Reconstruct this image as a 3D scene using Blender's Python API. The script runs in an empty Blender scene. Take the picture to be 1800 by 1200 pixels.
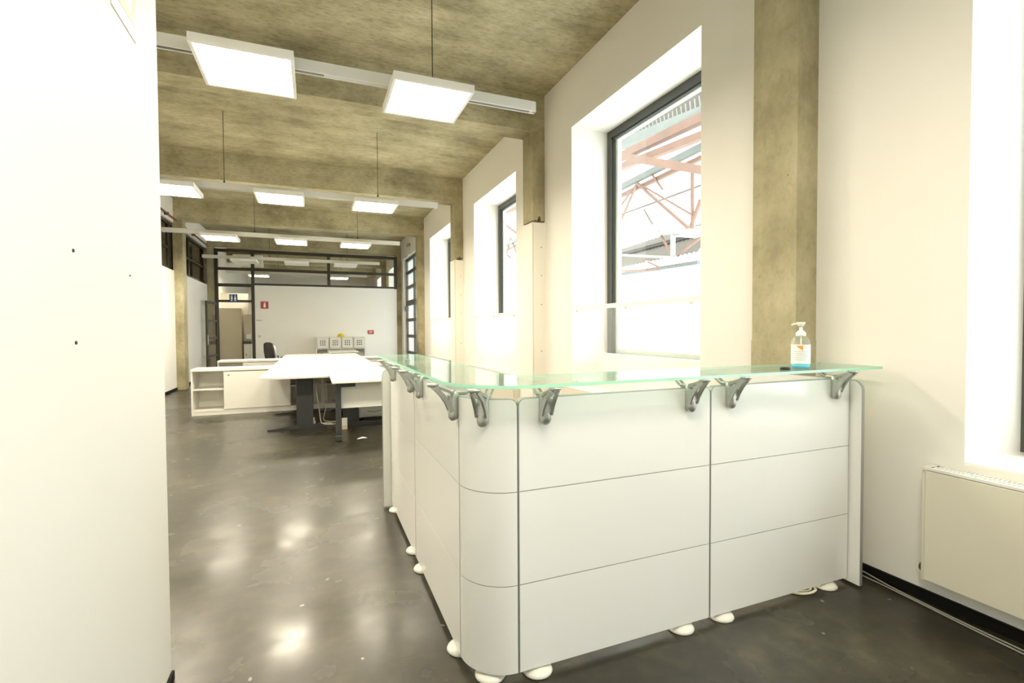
import bpy, bmesh, math, random
from mathutils import Vector, Matrix
random.seed(7)
SC = bpy.context.scene
COL = SC.collection
PI = math.pi

# ------------------------------------------------------------------ materials
def newmat(name):
    m = bpy.data.materials.new(name); m.use_nodes = True
    nt = m.node_tree
    for n in list(nt.nodes): nt.nodes.remove(n)
    out = nt.nodes.new('ShaderNodeOutputMaterial')
    return m, nt, out

def N(nt, kind, **kw):
    n = nt.nodes.new(kind)
    for k, v in kw.items():
        if k in n.inputs: n.inputs[k].default_value = v
        else: setattr(n, k, v)
    return n

def L(nt, a, b): nt.links.new(a, b)

def plain(name, col, rough=0.5, metal=0.0, spec=0.5, vary=0.03, scale=3.0, bump=0.0, coat=0.0):
    m, nt, out = newmat(name)
    b = N(nt, 'ShaderNodeBsdfPrincipled')
    b.inputs['Roughness'].default_value = rough; b.inputs['Metallic'].default_value = metal
    b.inputs['Specular IOR Level'].default_value = spec
    b.inputs['Coat Weight'].default_value = coat
    tc = N(nt, 'ShaderNodeTexCoord')
    nz = N(nt, 'ShaderNodeTexNoise'); nz.inputs['Scale'].default_value = scale; nz.inputs['Detail'].default_value = 4
    L(nt, tc.outputs['Object'], nz.inputs['Vector'])
    r = N(nt, 'ShaderNodeValToRGB')
    c = Vector(col)
    lo = c * (1 - vary); hi = c * (1 + vary)
    r.color_ramp.elements[0].position = .3; r.color_ramp.elements[1].position = .7
    r.color_ramp.elements[0].color = (*lo, 1); r.color_ramp.elements[1].color = (min(hi[0], 1), min(hi[1], 1), min(hi[2], 1), 1)
    L(nt, nz.outputs['Fac'], r.inputs['Fac']); L(nt, r.outputs['Color'], b.inputs['Base Color'])
    if bump:
        bp = N(nt, 'ShaderNodeBump'); bp.inputs['Strength'].default_value = bump; bp.inputs['Distance'].default_value = .01
        n2 = N(nt, 'ShaderNodeTexNoise'); n2.inputs['Scale'].default_value = 40
        L(nt, tc.outputs['Object'], n2.inputs['Vector'])
        L(nt, n2.outputs['Fac'], bp.inputs['Height']); L(nt, bp.outputs['Normal'], b.inputs['Normal'])
    L(nt, b.outputs[0], out.inputs['Surface'])
    return m

def ramp(nt, stops):
    r = N(nt, 'ShaderNodeValToRGB')
    e = r.color_ramp.elements
    e[0].position, e[0].color = stops[0][0], (*stops[0][1], 1)
    e[1].position, e[1].color = stops[-1][0], (*stops[-1][1], 1)
    for p, c in stops[1:-1]:
        x = e.new(p); x.color = (*c, 1)
    return r

def concrete(name, stretch, tone=1.0, grain=1.0):
    m, nt, out = newmat(name)
    b = N(nt, 'ShaderNodeBsdfPrincipled'); b.inputs['Roughness'].default_value = .85; b.inputs['Specular IOR Level'].default_value = .25
    tc = N(nt, 'ShaderNodeTexCoord')
    mp = N(nt, 'ShaderNodeMapping'); mp.inputs['Scale'].default_value = stretch
    L(nt, tc.outputs['Object'], mp.inputs['Vector'])
    n1 = N(nt, 'ShaderNodeTexNoise'); n1.inputs['Scale'].default_value = 1.2; n1.inputs['Detail'].default_value = 9; n1.inputs['Roughness'].default_value = .65
    L(nt, mp.outputs[0], n1.inputs['Vector'])
    n2 = N(nt, 'ShaderNodeTexNoise'); n2.inputs['Scale'].default_value = 1.3; n2.inputs['Detail'].default_value = 9; n2.inputs['Roughness'].default_value = .62
    L(nt, tc.outputs['Object'], n2.inputs['Vector'])
    n3 = N(nt, 'ShaderNodeTexNoise'); n3.inputs['Scale'].default_value = 24; n3.inputs['Detail'].default_value = 6; n3.inputs['Roughness'].default_value = .75
    mp3 = N(nt, 'ShaderNodeMapping'); mp3.inputs['Scale'].default_value = [max(.5, q/2.2) for q in stretch]
    L(nt, tc.outputs['Object'], mp3.inputs['Vector']); L(nt, mp3.outputs[0], n3.inputs['Vector'])
    mx = N(nt, 'ShaderNodeMath', operation='MULTIPLY_ADD'); mx.inputs[1].default_value = .62
    L(nt, n2.outputs['Fac'], mx.inputs[0])
    mh = N(nt, 'ShaderNodeMath', operation='MULTIPLY'); mh.inputs[1].default_value = .38
    L(nt, n1.outputs['Fac'], mh.inputs[0]); L(nt, mh.outputs[0], mx.inputs[2])
    t = tone
    r = ramp(nt, [(.34, (.140*t, .121*t, .072*t)), (.47, (.252*t, .222*t, .138*t)), (.56, (.312*t, .279*t, .180*t)), (.68, (.405*t, .368*t, .252*t))])
    L(nt, mx.outputs[0], r.inputs['Fac'])
    r3 = ramp(nt, [(.32, (1-.28*grain,)*3), (.5, (1, 1, 1)), (.72, (1+.14*grain,)*3)])
    L(nt, n3.outputs['Fac'], r3.inputs['Fac'])
    mm = N(nt, 'ShaderNodeMix', data_type='RGBA', blend_type='MULTIPLY'); mm.inputs['Factor'].default_value = 1
    L(nt, r.outputs['Color'], mm.inputs['A']); L(nt, r3.outputs['Color'], mm.inputs['B'])
    # small air holes
    v = N(nt, 'ShaderNodeTexVoronoi'); v.inputs['Scale'].default_value = 9
    L(nt, tc.outputs['Object'], v.inputs['Vector'])
    lt = N(nt, 'ShaderNodeMath', operation='LESS_THAN'); lt.inputs[1].default_value = .045
    L(nt, v.outputs['Distance'], lt.inputs[0])
    m2 = N(nt, 'ShaderNodeMix', data_type='RGBA'); m2.inputs['B'].default_value = (.12, .1, .06, 1)
    sc = N(nt, 'ShaderNodeMath', operation='MULTIPLY'); sc.inputs[1].default_value = .55
    L(nt, lt.outputs[0], sc.inputs[0]); L(nt, sc.outputs[0], m2.inputs['Factor'])
    L(nt, mm.outputs['Result'], m2.inputs['A'])
    L(nt, m2.outputs['Result'], b.inputs['Base Color'])
    bp = N(nt, 'ShaderNodeBump'); bp.inputs['Strength'].default_value = .35; bp.inputs['Distance'].default_value = .012
    L(nt, n3.outputs['Fac'], bp.inputs['Height']); L(nt, bp.outputs['Normal'], b.inputs['Normal'])
    L(nt, b.outputs[0], out.inputs['Surface'])
    return m

def floor_mat():
    m, nt, out = newmat('polished_dark_concrete')
    b = N(nt, 'ShaderNodeBsdfPrincipled')
    tc = N(nt, 'ShaderNodeTexCoord'); P = tc.outputs['Object']
    n1 = N(nt, 'ShaderNodeTexNoise'); n1.inputs['Scale'].default_value = 1.1; n1.inputs['Detail'].default_value = 8; n1.inputs['Roughness'].default_value = .5; n1.inputs['Distortion'].default_value = .15
    L(nt, P, n1.inputs['Vector'])
    n2 = N(nt, 'ShaderNodeTexNoise'); n2.inputs['Scale'].default_value = 7; n2.inputs['Detail'].default_value = 8; n2.inputs['Roughness'].default_value = .58; n2.inputs['Distortion'].default_value = .2
    L(nt, P, n2.inputs['Vector'])
    r1 = ramp(nt, [(.32, FLOOR_C[0]), (.5, FLOOR_C[1]), (.68, FLOOR_C[2])])
    L(nt, n1.outputs['Fac'], r1.inputs['Fac'])
    r2 = ramp(nt, [(.3, (.5, .5, .5)), (.52, (1, 1, 1)), (.72, (1.9, 1.88, 1.75))])
    L(nt, n2.outputs['Fac'], r2.inputs['Fac'])
    mm = N(nt, 'ShaderNodeMix', data_type='RGBA', blend_type='MULTIPLY'); mm.inputs['Factor'].default_value = 1
    L(nt, r1.outputs['Color'], mm.inputs['A']); L(nt, r2.outputs['Color'], mm.inputs['B'])
    # pale chips and paint specks
    v = N(nt, 'ShaderNodeTexVoronoi'); v.inputs['Scale'].default_value = 5.5
    n4 = N(nt, 'ShaderNodeTexNoise'); n4.inputs['Scale'].default_value = 30
    L(nt, P, n4.inputs['Vector'])
    ad = N(nt, 'ShaderNodeMix', data_type='RGBA'); ad.inputs['Factor'].default_value = .035
    L(nt, P, ad.inputs['A']); L(nt, n4.outputs['Color'], ad.inputs['B']); L(nt, ad.outputs['Result'], v.inputs['Vector'])
    lt = N(nt, 'ShaderNodeMath', operation='LESS_THAN'); lt.inputs[1].default_value = .052
    L(nt, v.outputs['Distance'], lt.inputs[0])
    sp = N(nt, 'ShaderNodeMix', data_type='RGBA'); sp.inputs['B'].default_value = (.42, .41, .36, 1)
    s7 = N(nt, 'ShaderNodeMath', operation='MULTIPLY'); s7.inputs[1].default_value = .55
    L(nt, lt.outputs[0], s7.inputs[0]); L(nt, s7.outputs[0], sp.inputs['Factor']); L(nt, mm.outputs['Result'], sp.inputs['A'])
    # slab joints
    sx = N(nt, 'ShaderNodeSeparateXYZ'); L(nt, P, sx.inputs[0])
    nd = N(nt, 'ShaderNodeTexNoise'); nd.inputs['Scale'].default_value = 4
    L(nt, P, nd.inputs['Vector'])
    def line(sock, at, slope_sock=None, slope=0.0, w=.0035):
        a = N(nt, 'ShaderNodeMath', operation='SUBTRACT'); a.inputs[1].default_value = at
        L(nt, sock, a.inputs[0])
        o = a.outputs[0]
        if slope_sock is not None:
            k = N(nt, 'ShaderNodeMath', operation='MULTIPLY_ADD'); k.inputs[1].default_value = -slope
            L(nt, slope_sock, k.inputs[0]); L(nt, o, k.inputs[2]); o = k.outputs[0]
        w2 = N(nt, 'ShaderNodeMath', operation='MULTIPLY_ADD'); w2.inputs[1].default_value = .014; w2.inputs[2].default_value = -.007
        L(nt, nd.outputs['Fac'], w2.inputs[0])
        sm = N(nt, 'ShaderNodeMath', operation='ADD'); L(nt, o, sm.inputs[0]); L(nt, w2.outputs[0], sm.inputs[1])
        ab = N(nt, 'ShaderNodeMath', operation='ABSOLUTE'); L(nt, sm.outputs[0], ab.inputs[0])
        t = N(nt, 'ShaderNodeMath', operation='LESS_THAN'); t.inputs[1].default_value = w
        L(nt, ab.outputs[0], t.inputs[0])
        return t.outputs[0]
    l1 = line(sx.outputs['Y'], 2.0); l2 = line(sx.outputs['X'], .27, sx.outputs['Y'], .0165, .0028); l3 = line(sx.outputs['Y'], 4.98, sx.outputs['X'], .62, .006)
    mxx = N(nt, 'ShaderNodeMath', operation='MAXIMUM'); L(nt, l1, mxx.inputs[0]); L(nt, l2, mxx.inputs[1])
    mx2 = N(nt, 'ShaderNodeMath', operation='MAXIMUM'); L(nt, mxx.outputs[0], mx2.inputs[0]); L(nt, l3, mx2.inputs[1])
    s8 = N(nt, 'ShaderNodeMath', operation='MULTIPLY'); s8.inputs[1].default_value = .7; L(nt, mx2.outputs[0], s8.inputs[0])
    jn = N(nt, 'ShaderNodeMix', data_type='RGBA'); jn.inputs['B'].default_value = (.015, .013, .01, 1)
    L(nt, s8.outputs[0], jn.inputs['Factor']); L(nt, sp.outputs['Result'], jn.inputs['A'])
    L(nt, jn.outputs['Result'], b.inputs['Base Color'])
    # worn sealer: some patches are matt, some shine
    rr = N(nt, 'ShaderNodeMapRange'); rr.inputs['From Min'].default_value = .3; rr.inputs['From Max'].default_value = .7
    rr.inputs['To Min'].default_value = .13; rr.inputs['To Max'].default_value = .33
    n5 = N(nt, 'ShaderNodeTexNoise'); n5.inputs['Scale'].default_value = 2.3; n5.inputs['Detail'].default_value = 6; n5.inputs['Roughness'].default_value = .55; n5.inputs['Distortion'].default_value = .25
    L(nt, P, n5.inputs['Vector'])
    L(nt, n5.outputs['Fac'], rr.inputs['Value']); L(nt, rr.outputs[0], b.inputs['Coat Roughness']); b.inputs['Roughness'].default_value = .46; b.inputs['Coat Weight'].default_value = .5; b.inputs['Coat IOR'].default_value = 1.45; b.inputs['Specular Tint'].default_value = (1, .92, .74, 1)
    b.inputs['Specular IOR Level'].default_value = FLOOR_SPEC
    bp = N(nt, 'ShaderNodeBump'); bp.inputs['Strength'].default_value = .2; bp.inputs['Distance'].default_value = .004
    L(nt, n2.outputs['Fac'], bp.inputs['Height']); L(nt, bp.outputs['Normal'], b.inputs['Normal'])
    L(nt, b.outputs[0], out.inputs['Surface'])
    return m

def glass(name, tint, haze=0.0, haze_col=(1, 1, 1), ior=1.5, rough=0.0):
    m, nt, out = newmat(name)
    tr = N(nt, 'ShaderNodeBsdfTransparent'); tr.inputs['Color'].default_value = (*tint, 1)
    gl = N(nt, 'ShaderNodeBsdfGlossy'); gl.inputs['Roughness'].default_value = rough
    lw = N(nt, 'ShaderNodeLayerWeight'); lw.inputs['Blend'].default_value = .5
    pw = N(nt, 'ShaderNodeMath', operation='POWER'); pw.inputs[1].default_value = 4.5
    f0 = ((ior-1)/(ior+1))**2
    fr = N(nt, 'ShaderNodeMath', operation='MULTIPLY_ADD'); fr.inputs[1].default_value = .8; fr.inputs[2].default_value = f0
    L(nt, lw.outputs['Facing'], pw.inputs[0]); L(nt, pw.outputs[0], fr.inputs[0])
    mx = N(nt, 'ShaderNodeMixShader')
    L(nt, fr.outputs[0], mx.inputs['Fac']); L(nt, tr.outputs[0], mx.inputs[1]); L(nt, gl.outputs[0], mx.inputs[2])
    last = mx
    if haze:
        di = N(nt, 'ShaderNodeBsdfDiffuse'); di.inputs['Color'].default_value = (*haze_col, 1)
        tl = N(nt, 'ShaderNodeBsdfTranslucent'); tl.inputs['Color'].default_value = (*haze_col, 1)
        hm = N(nt, 'ShaderNodeMixShader'); hm.inputs['Fac'].default_value = .5
        L(nt, di.outputs[0], hm.inputs[1]); L(nt, tl.outputs[0], hm.inputs[2])
        m2 = N(nt, 'ShaderNodeMixShader'); m2.inputs['Fac'].default_value = haze
        L(nt, mx.outputs[0], m2.inputs[1]); L(nt, hm.outputs[0], m2.inputs[2]); last = m2
    L(nt, last.outputs[0], out.inputs['Surface'])
    return m

def emit(name, col, s):
    m, nt, out = newmat(name)
    e = N(nt, 'ShaderNodeEmission'); e.inputs['Color'].default_value = (*col, 1); e.inputs['Strength'].default_value = s
    L(nt, e.outputs[0], out.inputs['Surface'])
    return m

# ---- levels (tuned against the photograph)
FLOOR_C = [(.013, .011, .006), (.024, .0208, .0118), (.050, .044, .0265)]
FLOOR_SPEC = .44
SKY = 2.75
LAMP = 30.0
EXPOSURE = 1.0

M = {}
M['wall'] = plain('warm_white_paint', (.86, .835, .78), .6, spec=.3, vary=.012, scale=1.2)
M['near'] = plain('near_partition_dimmed_paint', (.755, .735, .69), .6, spec=.3, vary=.012, scale=1.2)  # wall paint darkened to offset the strong light on this partition
M['reveal'] = plain('white_reveal_paint', (.88, .87, .83), .55, spec=.3, vary=.01)
M['clad'] = plain('white_board', (.88, .84, .75), .5, spec=.3, vary=.01)
M['ceil'] = concrete('board_marked_concrete', (1.0, 3.6, 3.6), 1.6, 1.25)
M['beam'] = concrete('beam_concrete', (.8, 4.0, 4.0), 1.6, 1.1)
M['col'] = concrete('column_concrete', (1.6, 1.6, .9), 1.48, .55)
M['floor'] = floor_mat()
M['black'] = plain('black_skirting', (.008, .008, .007), .6, spec=.15)
M['frame'] = plain('dark_grey_steel', (.075, .078, .072), .45, spec=.4)
M['brownframe'] = plain('dark_bronze_steel', (.045, .038, .026), .45, spec=.4)
M['pane'] = glass('window_pane', (.95, .98, .96))
M['pane_in'] = glass('partition_pane', (.9, .9, .86))
M['acrylic'] = glass('clear_acrylic', (.97, .97, .95), .05, (.95, .94, .9))
M['acrylic2'] = glass('milky_acrylic', (.97, .97, .95), .88, (.95, .94, .88))
M['lamp_house'] = plain('lamp_housing_white', (.93, .92, .88), .4)
M['lamp'] = emit('lamp_diffuser_lit', (1.0, .905, .72), LAMP)
M['lamp_off'] = plain('lamp_diffuser_unlit', (.85, .84, .80), .35)
M['alu'] = plain('aluminium', (.62, .63, .60), .35, metal=.6)
M['track'] = plain('track_white', (.80, .80, .77), .4)
M['slot'] = plain('track_slot', (.16, .16, .15), .4, metal=.5)
M['wire'] = plain('steel_wire', (.05, .045, .035), .5, metal=.4)
M['lacq'] = plain('glossy_white_lacquer', (.88, .885, .86), .14, spec=.5, vary=.006, coat=.25)
M['lacq_side'] = M['lacq']
M['silver'] = plain('silver_profile', (.40, .41, .39), .45, metal=.3)
M['cast'] = plain('cast_aluminium', (.52, .53, .50), .38, metal=.8, vary=.05)
M['foot'] = plain('foot_cream', (.82, .80, .72), .35)
M['cglass'] = glass('counter_glass', (.90, .97, .925), .13, (.75, .95, .82))
def edge_mat():
    m, nt, out = newmat('green_glass_edge')
    di = N(nt, 'ShaderNodeBsdfDiffuse'); di.inputs['Color'].default_value = (.42, .80, .62, 1)
    tl = N(nt, 'ShaderNodeBsdfTranslucent'); tl.inputs['Color'].default_value = (.50, .90, .70, 1)
    gl = N(nt, 'ShaderNodeBsdfGlossy'); gl.inputs['Roughness'].default_value = .1
    a = N(nt, 'ShaderNodeMixShader'); a.inputs['Fac'].default_value = .5
    b = N(nt, 'ShaderNodeMixShader'); b.inputs['Fac'].default_value = .08
    L(nt, di.outputs[0], a.inputs[1]); L(nt, tl.outputs[0], a.inputs[2]); L(nt, a.outputs[0], b.inputs[1]); L(nt, gl.outputs[0], b.inputs[2])
    L(nt, b.outputs[0], out.inputs['Surface']); return m
M['cedge'] = edge_mat()
M['desk'] = plain('white_laminate', (.75, .735, .675), .38, vary=.01)
M['desk_leg'] = plain('anthracite_powder_coat', (.035, .038, .037), .45, vary=.05)
M['grey'] = plain('beige_grey_paint', (.52, .47, .35), .55, vary=.02)
M['rad'] = plain('radiator_cream', (.74, .70, .58), .45, vary=.01)
M['radtop'] = plain('radiator_white', (.84, .83, .79), .4, vary=.01)
M['bead'] = plain('pale_bead', (.74, .69, .58), .5)
M['hole'] = plain('hole_shade_and_valve_brown', (.12, .095, .055), .8)  # shade of holes and grille slots as colour; also the brown valve
M['dark'] = plain('dark_plastic', (.02, .018, .015), .4)
M['red'] = plain('sign_red', (.42, .035, .02), .45)
M['blue'] = plain('sign_blue', (.02, .06, .25), .45)
M['white'] = plain('sign_white', (.9, .88, .82), .45)
M['yellow'] = plain('yellow_plastic', (.75, .55, .02), .4)
M['chair'] = plain('dark_leather', (.022, .012, .011), .4)
M['chrome'] = plain('chrome', (.7, .7, .68), .18, metal=1)
M['cable'] = plain('grey_cable', (.34, .33, .29), .5)
M['cable_w'] = plain('cream_cable', (.78, .74, .62), .5)
M['paper'] = plain('paper', (.9, .9, .86), .7)
M['tan'] = plain('tan_edge', (.72, .56, .40), .5)
M['redpipe'] = plain('red_brown_pipe', (.20, .07, .045), .5)
M['pink'] = plain('red_lead_paint', (.195, .108, .076), .6, vary=.12, scale=2)
M['gutter'] = plain('galvanised_grey', (.155, .165, .150), .6, vary=.08)
M['pale'] = plain('pale_painted_steel', (.27, .27, .255), .6)
M['roofing'] = plain('corrugated_roofing', (.150, .129, .105), .7, vary=.05)
M['roofing_dark'] = plain('roof_edge', (.055, .048, .042), .7)
M['clear'] = glass('bottle_plastic', (.97, .98, .98), .12, (.95, .95, .95), ior=1.35)
M['label'] = plain('label_white', (.88, .9, .9), .5)
M['gel'] = plain('blue_gel', (.10, .62, .82), .15)
M['orange'] = plain('label_orange', (.85, .38, .05), .5)
M['print'] = plain('print_grey', (.45, .55, .55), .5)

# ------------------------------------------------------------------ mesh helpers
class B:
    def __init__(s): s.bm = bmesh.new()
    def box(s, x0, x1, y0, y1, z0, z1, mi=0, bev=0):
        if x0 > x1: x0, x1 = x1, x0
        if y0 > y1: y0, y1 = y1, y0
        if z0 > z1: z0, z1 = z1, z0
        v = [s.bm.verts.new(p) for p in ((x0,y0,z0),(x1,y0,z0),(x1,y1,z0),(x0,y1,z0),(x0,y0,z1),(x1,y0,z1),(x1,y1,z1),(x0,y1,z1))]
        fs = [s.bm.faces.new([v[i] for i in f]) for f in ((3,2,1,0),(4,5,6,7),(0,1,5,4),(1,2,6,5),(2,3,7,6),(3,0,4,7))]
        for f in fs: f.material_index = mi
        if bev:
            es = list({e for f in fs for e in f.edges})
            bmesh.ops.bevel(s.bm, geom=es, offset=bev, segments=2, affect='EDGES', profile=.5)
        return s
    def bar(s, a, b, w, h=None, mi=0, up=(0,0,1)):
        a, b = Vector(a), Vector(b); h = h or w
        d = (b-a).normalized(); u = Vector(up)
        if abs(d.dot(u)) > .98: u = Vector((1,0,0))
        r = d.cross(u).normalized(); u = r.cross(d).normalized()
        vs = []
        for p in (a, b):
            for q in ((-1,-1),(1,-1),(1,1),(-1,1)):
                vs.append(s.bm.verts.new(p + r*q[0]*w/2 + u*q[1]*h/2))
        for f in ((3,2,1,0),(4,5,6,7),(0,1,5,4),(1,2,6,5),(2,3,7,6),(3,0,4,7)):
            s.bm.faces.new([vs[i] for i in f]).material_index = mi
        return s
    def tube(s, pts, rad, n=10, mi=0, cap=True):
        pts = [Vector(p) for p in pts]
        rs = rad if isinstance(rad, (list, tuple)) else [rad]*len(pts)
        rings = []; prev = None
        for i, p in enumerate(pts):
            d = (pts[min(i+1, len(pts)-1)] - pts[max(i-1, 0)]).normalized()
            if prev is None:
                u = Vector((0,0,1)) if abs(d.z) < .9 else Vector((1,0,0))
                u = (u - d*u.dot(d)).normalized()
            else:
                u = (prev - d*prev.dot(d)).normalized()
            prev = u; w = d.cross(u)
            rings.append([s.bm.verts.new(p + (u*math.cos(2*PI*k/n) + w*math.sin(2*PI*k/n))*rs[i]) for k in range(n)])
        for i in range(len(rings)-1):
            for k in range(n):
                f = s.bm.faces.new((rings[i][k], rings[i][(k+1)%n], rings[i+1][(k+1)%n], rings[i+1][k]))
                f.smooth = True; f.material_index = mi
        if cap:
            s.bm.faces.new(rings[0][::-1]).material_index = mi; s.bm.faces.new(rings[-1]).material_index = mi
        return s
    def lathe(s, prof, c=(0,0,0), n=24, mi=0, sx=1, sy=1, smooth=True):
        c = Vector(c); rings = []
        for r, z in prof:
            if r < 1e-6: rings.append([s.bm.verts.new(c + Vector((0,0,z)))])
            else: rings.append([s.bm.verts.new(c + Vector((r*sx*math.cos(2*PI*k/n), r*sy*math.sin(2*PI*k/n), z))) for k in range(n)])
        for a, b in zip(rings, rings[1:]):
            for k in range(n):
                k2 = (k+1)%n
                if len(a) == 1 and len(b) == 1: continue
                if len(a) == 1: vs = (a[0], b[k2], b[k])[::-1]
                elif len(b) == 1: vs = (a[k], a[k2], b[0])
                else: vs = (a[k], a[k2], b[k2], b[k])
                f = s.bm.faces.new(vs); f.smooth = smooth; f.material_index = mi
        return s
    def poly(s, pts, axis, a, b, mi=0, mside=None):
        """2-D outline extruded along axis from a to b ('x': pts are (y,z); 'y': (x,z); 'z': (x,y))"""
        def P(p, t): return {'x': (t, p[0], p[1]), 'y': (p[0], t, p[1]), 'z': (p[0], p[1], t)}[axis]
        A = [s.bm.verts.new(P(p, a)) for p in pts]; Bv = [s.bm.verts.new(P(p, b)) for p in pts]
        fs = [s.bm.faces.new(A), s.bm.faces.new(Bv)]
        for f in fs: f.material_index = mi
        n = len(pts)
        for i in range(n):
            f = s.bm.faces.new((A[i], A[(i+1)%n], Bv[(i+1)%n], Bv[i])); f.material_index = mi if mside is None else mside
            fs.append(f)
        return s
    def slab(s, path, z0, z1, t, r0=0, r1=0, mi=0, smooth=False):
        """panel along a plan path [(x,y,nx,ny,s)] (n points inwards), top corners rounded by r0 / r1"""
        S = path[-1][4]
        F0, F1, K0, K1 = [], [], [], []
        for x, y, nx, ny, q in path:
            zt = z1
            if r0 and q < r0: zt = z1 - r0 + math.sqrt(max(0, r0*r0 - (r0-q)**2))
            if r1 and S-q < r1: zt = z1 - r1 + math.sqrt(max(0, r1*r1 - (r1-(S-q))**2))
            F0.append(s.bm.verts.new((x, y, z0))); F1.append(s.bm.verts.new((x, y, zt)))
            K0.append(s.bm.verts.new((x+nx*t, y+ny*t, z0))); K1.append(s.bm.verts.new((x+nx*t, y+ny*t, zt)))
        for i in range(len(path)-1):
            for q in ((F0[i], F0[i+1], F1[i+1], F1[i]), (K0[i+1], K0[i], K1[i], K1[i+1])):
                f = s.bm.faces.new(q); f.smooth = smooth; f.material_index = mi
            s.bm.faces.new((F1[i], F1[i+1], K1[i+1], K1[i])).material_index = mi
            s.bm.faces.new((F0[i+1], F0[i], K0[i], K0[i+1])).material_index = mi
        for i in (0, -1):
            s.bm.faces.new((F0[i], F1[i], K1[i], K0[i])).material_index = mi
        return s
    def build(s, name, mats, parent=None, recalc=True):
        if recalc: bmesh.ops.recalc_face_normals(s.bm, faces=s.bm.faces[:])
        for e in s.bm.edges:
            if any(not f.smooth for f in e.link_faces): e.smooth = False
        me = bpy.data.meshes.new(name); s.bm.to_mesh(me); s.bm.free()
        for m in (mats if isinstance(mats, (list, tuple)) else [mats]): me.materials.append(m)
        o = bpy.data.objects.new(name, me); COL.objects.link(o)
        if parent: o.parent = parent
        return o

def tag(o, label, cat, group=None, kind=None):
    o['label'] = label; o['category'] = cat
    if group: o['group'] = group
    if kind: o['kind'] = kind
    return o
def thing(name, label, cat, loc=(0,0,0), rz=0, group=None, kind=None):
    o = bpy.data.objects.new(name, None); COL.objects.link(o)
    o.location = loc; o.rotation_euler = (0, 0, rz); o.empty_display_size = .1
    return tag(o, label, cat, group, kind)
def struct(name, b, mats, label, cat, parent=None):
    o = b.build(name, mats, parent)
    return tag(o, label, cat, None, 'structure')
def dup(root, loc, label, rz=None, group=None):
    r = root.copy(); COL.objects.link(r); r.location = loc; r['label'] = label
    if rz is not None: r.rotation_euler = (0, 0, rz)
    if group: r['group'] = group
    for ch in list(root.children):
        c = ch.copy(); COL.objects.link(c); c.parent = r
        for g in list(ch.children):
            d = g.copy(); COL.objects.link(d); d.parent = c
    return r

# ------------------------------------------------------------------ camera (solved from the vanishing points)
f_px, yaw, pitch, roll, CH = 860.3, .384544, -.0261487, .00540536, 1.35
fw = Vector((math.sin(yaw)*math.cos(pitch), math.cos(yaw)*math.cos(pitch), math.sin(pitch)))
rt = Vector((math.cos(yaw), -math.sin(yaw), 0)); dn = fw.cross(rt)
c_, s_ = math.cos(roll), math.sin(roll)
R_ = c_*rt + s_*dn; D_ = -s_*rt + c_*dn
cam = bpy.data.cameras.new('camera'); cam.sensor_width = 36; cam.lens = f_px/1800*36; cam.clip_start = .05; cam.clip_end = 300
co = bpy.data.objects.new('camera', cam); COL.objects.link(co)
mw = Matrix.Identity(4)
for i in range(3):
    mw[i][0] = R_[i]; mw[i][1] = -D_[i]; mw[i][2] = -fw[i]
mw[2][3] = CH
co.matrix_world = mw
SC.camera = co

# ------------------------------------------------------------------ the room shell
XR, XL, XO = 2.78, -2.90, 3.34       # window wall, far side wall, outer face of window wall
CZ = 4.32
BAY = 3.71
YB, YE = -5.2, 26.6                   # behind the camera / far end
struct('floor', B().box(-7.2, XO, YB, YE, -.2, 0), M['floor'], 'dark worn polished concrete floor of the whole hall', 'floor')
struct('ceiling', B().box(-7.2, XO, YB, YE, CZ, CZ+.25), M['ceil'], 'board-marked bare concrete ceiling slab', 'ceiling')

def opening(k): return 2.975 + BAY*k, 5.01 + BAY*k
w = B()
edges = [YB]
spans = []
for k in (-2, -1, 0, 1, 2, 3, 4, 5):
    y0, y1 = opening(k); zb, zt = .66, 3.66
    if k == 3: y0, y1, zb = 14.2, 16.50, .0
    if k == -1: zb = .71
    spans.append((y0, y1, zb, zt))
prev = YB
for y0, y1, zb, zt in spans:
    w.box(XR, XO, prev, y0, 0, CZ)
    if zb > 0: w.box(XR, XO, y0, y1, 0, zb)
    w.box(XR, XO, y0, y1, zt, CZ)
    prev = y1
w.box(XR, XO, prev, YE, 0, CZ)
struct('wall_right', w, M['wall'], 'cream white window wall with deep openings along the hall', 'wall')
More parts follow.
